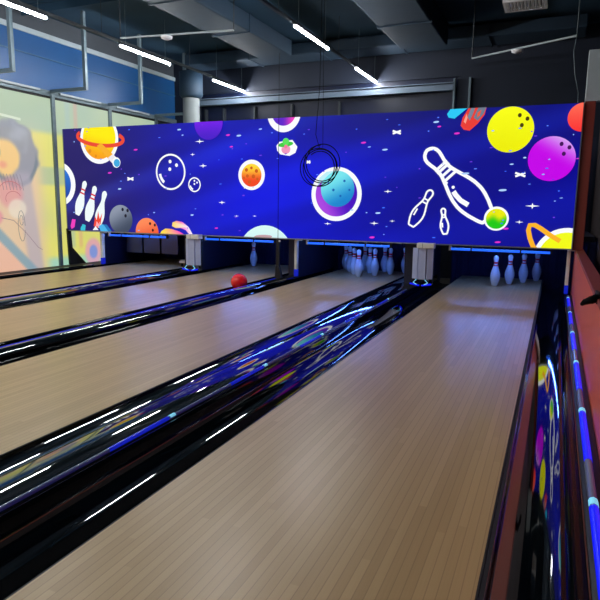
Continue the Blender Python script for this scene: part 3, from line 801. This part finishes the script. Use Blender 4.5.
# ------------------------------------------------------------------ ceiling: tubes on their tracks
def lamp(x, y0, z, label):
    e = empty('linear_lamp', (x, y0, z), label, 'ceiling lamp', 'white linear lamps')
    MB().tube([(0, .01, 0), (0, 1.11, 0)], .0135, 12).build('lamp_tube', M['lamp'], e)
    MB().box(-.022, .022, 0, 1.12, .015, .05, .004).build('housing', M['housing'], e)
    for y in (.12, 1.0): MB().tube([(0, y, .05), (0, y, ZC - z - .004)], .003, 6).build('hanger', M['galv'], e)
    return e
where = {0: 'middle row', 1: 'row beside the blue fascia'}
for r_, (x, ys, z) in enumerate(((-2.96, (-2.58, -.28, 2.02, 4.32, 6.62, 8.92), 3.02), (-5.48, (-2.5, -.2, 2.05, 4.25, 6.6, 8.92), 3.02))):
    for k, y in enumerate(ys):
        lb = ('white tube lamp, %s, ' % where[r_]) + ('furthest, near the rear window band' if k == 5 else 'next before the furthest' if k == 4 else 'third from the rear window band' if k == 3 else ('first', 'second', 'third')[k] + ' from the entrance end')
        lamp(x, y - .0, z, lb)
for x, l in ((-2.96, 'thin dark lamp track above the middle lanes'), (-5.48, 'thin dark lamp track beside the blue fascia')):
    e = empty('lamp_track', (x - .075, -3, 3.09), l, 'track')
    MB().box(-.02, .02, 0, 12.9, 0, .03).build('rail', M['housing'], e)
    for y in range(1, 13, 2): MB().tube([(.0, y + .35, .03), (.0, y + .35, ZC - 3.094)], .004, 6).build('rod', M['housing'], e)

# ducts and beams: long dark bodies under the ceiling
def duct(x0, x1, y0, y1, z0, z1, label, m='duct'):
    e = empty('ceiling_duct', ((x0 + x1) / 2, (y0 + y1) / 2, z0), label, 'duct', None)
    a, b = (x1 - x0) / 2, (y1 - y0) / 2
    MB().box(-a, a, -b, b, 0, z1 - z0, .02).build('duct_body', M[m], e)
    n = max(2, int(max(a, b) * 2 / 1.2))
    for k in range(1, n):
        sm = MB()
        if b > a: y = -b + 2 * b * k / n; sm.box(-a - .012, a + .012, y - .015, y + .015, -.012, z1 - z0 + .001)
        else: x = -a + 2 * a * k / n; sm.box(x - .015, x + .015, -b - .012, b + .012, -.012, z1 - z0 + .001)
        sm.build('seam_flange', M[m], e)
duct(-2.35, -1.65, -3, 9.2, 3.30, 3.60, 'wide dark duct running along the ceiling right of the lamp row')
duct(-4.75, -4.15, 3.4, 9.2, 3.36, 3.60, 'dark duct running along the ceiling between the two lamp rows')
duct(-6.3, .2, 9.3, 9.85, 3.40, 3.58, 'dark cross duct over the rear window band')
for i, y in enumerate((2.2, 4.4, 6.4)):
    mb = MB(); mb.box(XW + .01, 3.3, y - .06, y + .06, 3.605, 3.618); mb.box(XW + .01, 3.3, y - .012, y + .012, 3.5, 3.605)
    tag(mb.build('ceiling_beam', M['ceiling']), 'dark cross beam under the ceiling, ' + ['nearest to the viewer', 'middle of three', 'nearest to the screen'][i], 'beam', 'dark ceiling beams') if False else struct(mb.build('trim_%d' % (30 + i), M['ceiling']))

# round column near the rear left corner
e = empty('round_column', (-6.2, 9.35, -.22), 'pale grey round column rising behind the left part of the screen', 'column')
MB().lathe([(0, 0), (0, .15), (3.05, .15), (3.05, 0)], 28).build('shaft', M['shaft_grey'], e)
MB().lathe([(3.051, 0), (3.051, .16), (3.10, .21), (3.5, .21), (3.5, 0)], 28).build('capital', M['duct'], e)

# hanging brackets
for i, y in enumerate((5.60, 6.85, 8.08, 9.33)):
    e = empty('hanging_bracket', (-6.32, y, 2.55), 'grey steel L bracket hanging before the blue fascia, ' + ['nearest to the viewer', 'second from the viewer', 'third from the viewer', 'furthest, by the round column'][i], 'bracket', 'steel brackets on the left')
    MB().box(-.025, .025, -.025, .025, 0, ZC - 2.554, .004).build('hanger_post', M['galv'], e)
    MB().box(-.66, -.026, -.022, .022, 0.0, .045, .004).build('arm', M['galv'], e)

# sprinkler pipes with round detectors
def pipe(p, q, s, label):
    e = empty('ceiling_pipe', (p[0], p[1], p[2]), label, 'pipe')
    v = Vector(q) - Vector(p)
    pr_ = MB().tube([(0, 0, 0), v], .011, 10).build('pipe_run', M['pale_trim'], e)
    for u in (Vector((0, 0, 0)), v): MB().tube([u, u + Vector((0, 0, ZC - p[2] - .004 - u.z))], .007, 8).build('drop_rod', M['housing'], e)
    c = v * s
    MB().lathe([(-.055, 0), (-.055, .03), (-.04, .065), (-.018, .07), (-.012, .02), (-.012, 0)], 24, c).build('detector', M['vent'], pr_)
pipe((-1.15, 8.2, 2.86), (.06, 7.55, 2.86), .47, 'thin white pipe with round detector, right of the ceiling')
pipe((-5.05, 6.10, 2.95), (-3.58, 6.30, 2.95), .42, 'thin white pipe with round detector between the lamp rows')

# air grille
e = empty('air_grille', (-.5, 7.5, 3.22), 'white rectangular air grille in the dark ceiling at upper right', 'air grille')
mb = MB(); mb.box(-.23, .23, -.19, -.155, 0, .03); mb.box(-.23, .23, .155, .19, 0, .03); mb.box(-.23, -.2, -.155, .155, 0, .03); mb.box(.2, .23, -.155, .155, 0, .03)
mb.build('grille_frame', M['vent'], e)
for k in range(11): MB().prism([(-.195 + k * .037, .0), (-.185 + k * .037, .0), (-.170 + k * .037, .028), (-.180 + k * .037, .028)], -.154, .154).build('slat', M['vent'], e)
MB().box(-.24, .24, -.2, .2, .031, ZC - 3.224, .005).build('duct_neck', M['duct'], e)

# cable coil hanging before the screen
e = empty('cable_coil', (-2.56, 6.5, 1.42), 'coil of thin black cable hanging before the big ringed planet', 'cable')
rr = random.Random(3)
pts = []
for k in range(0, 190):
    t = 2 * math.pi * k / 46 + math.pi / 2
    w = .205 + .022 * math.sin(k / 17.0)
    pts.append((w * math.cos(t) + .025 * math.sin(k / 31.0), .02 * math.sin(k / 9.0), w * math.sin(t) + .03 * math.sin(k / 40.0 + 1)))
MB().tube(pts, .0062, 6).build('coil', M['cable'], e)
MB().tube([(-.01, 0, .195), (-.06, 0, .35), (-.02, 0, .9), (-.01, 0, ZC - 1.424)], .0042, 6).build('drop', M['cable'], e)
MB().tube([(.03, 0, .2), (.02, 0, 1.2), (.02, 0, ZC - 1.424)], .003, 6).build('drop', M['cable'], e)
# thin wire at the right end
e = empty('loose_wire', (.07, 7.54, 2.1), 'thin loose wire hanging from the pipe end at upper right', 'wire')
MB().tube([(-.01, .0, 1.515), (-.01, .0, .76), (-.03, .0, .6), (.0, 0, .35), (.05, -.0, .15), (.06, -.0, -.02)], .003, 6).build('strand', M['galv'], e)
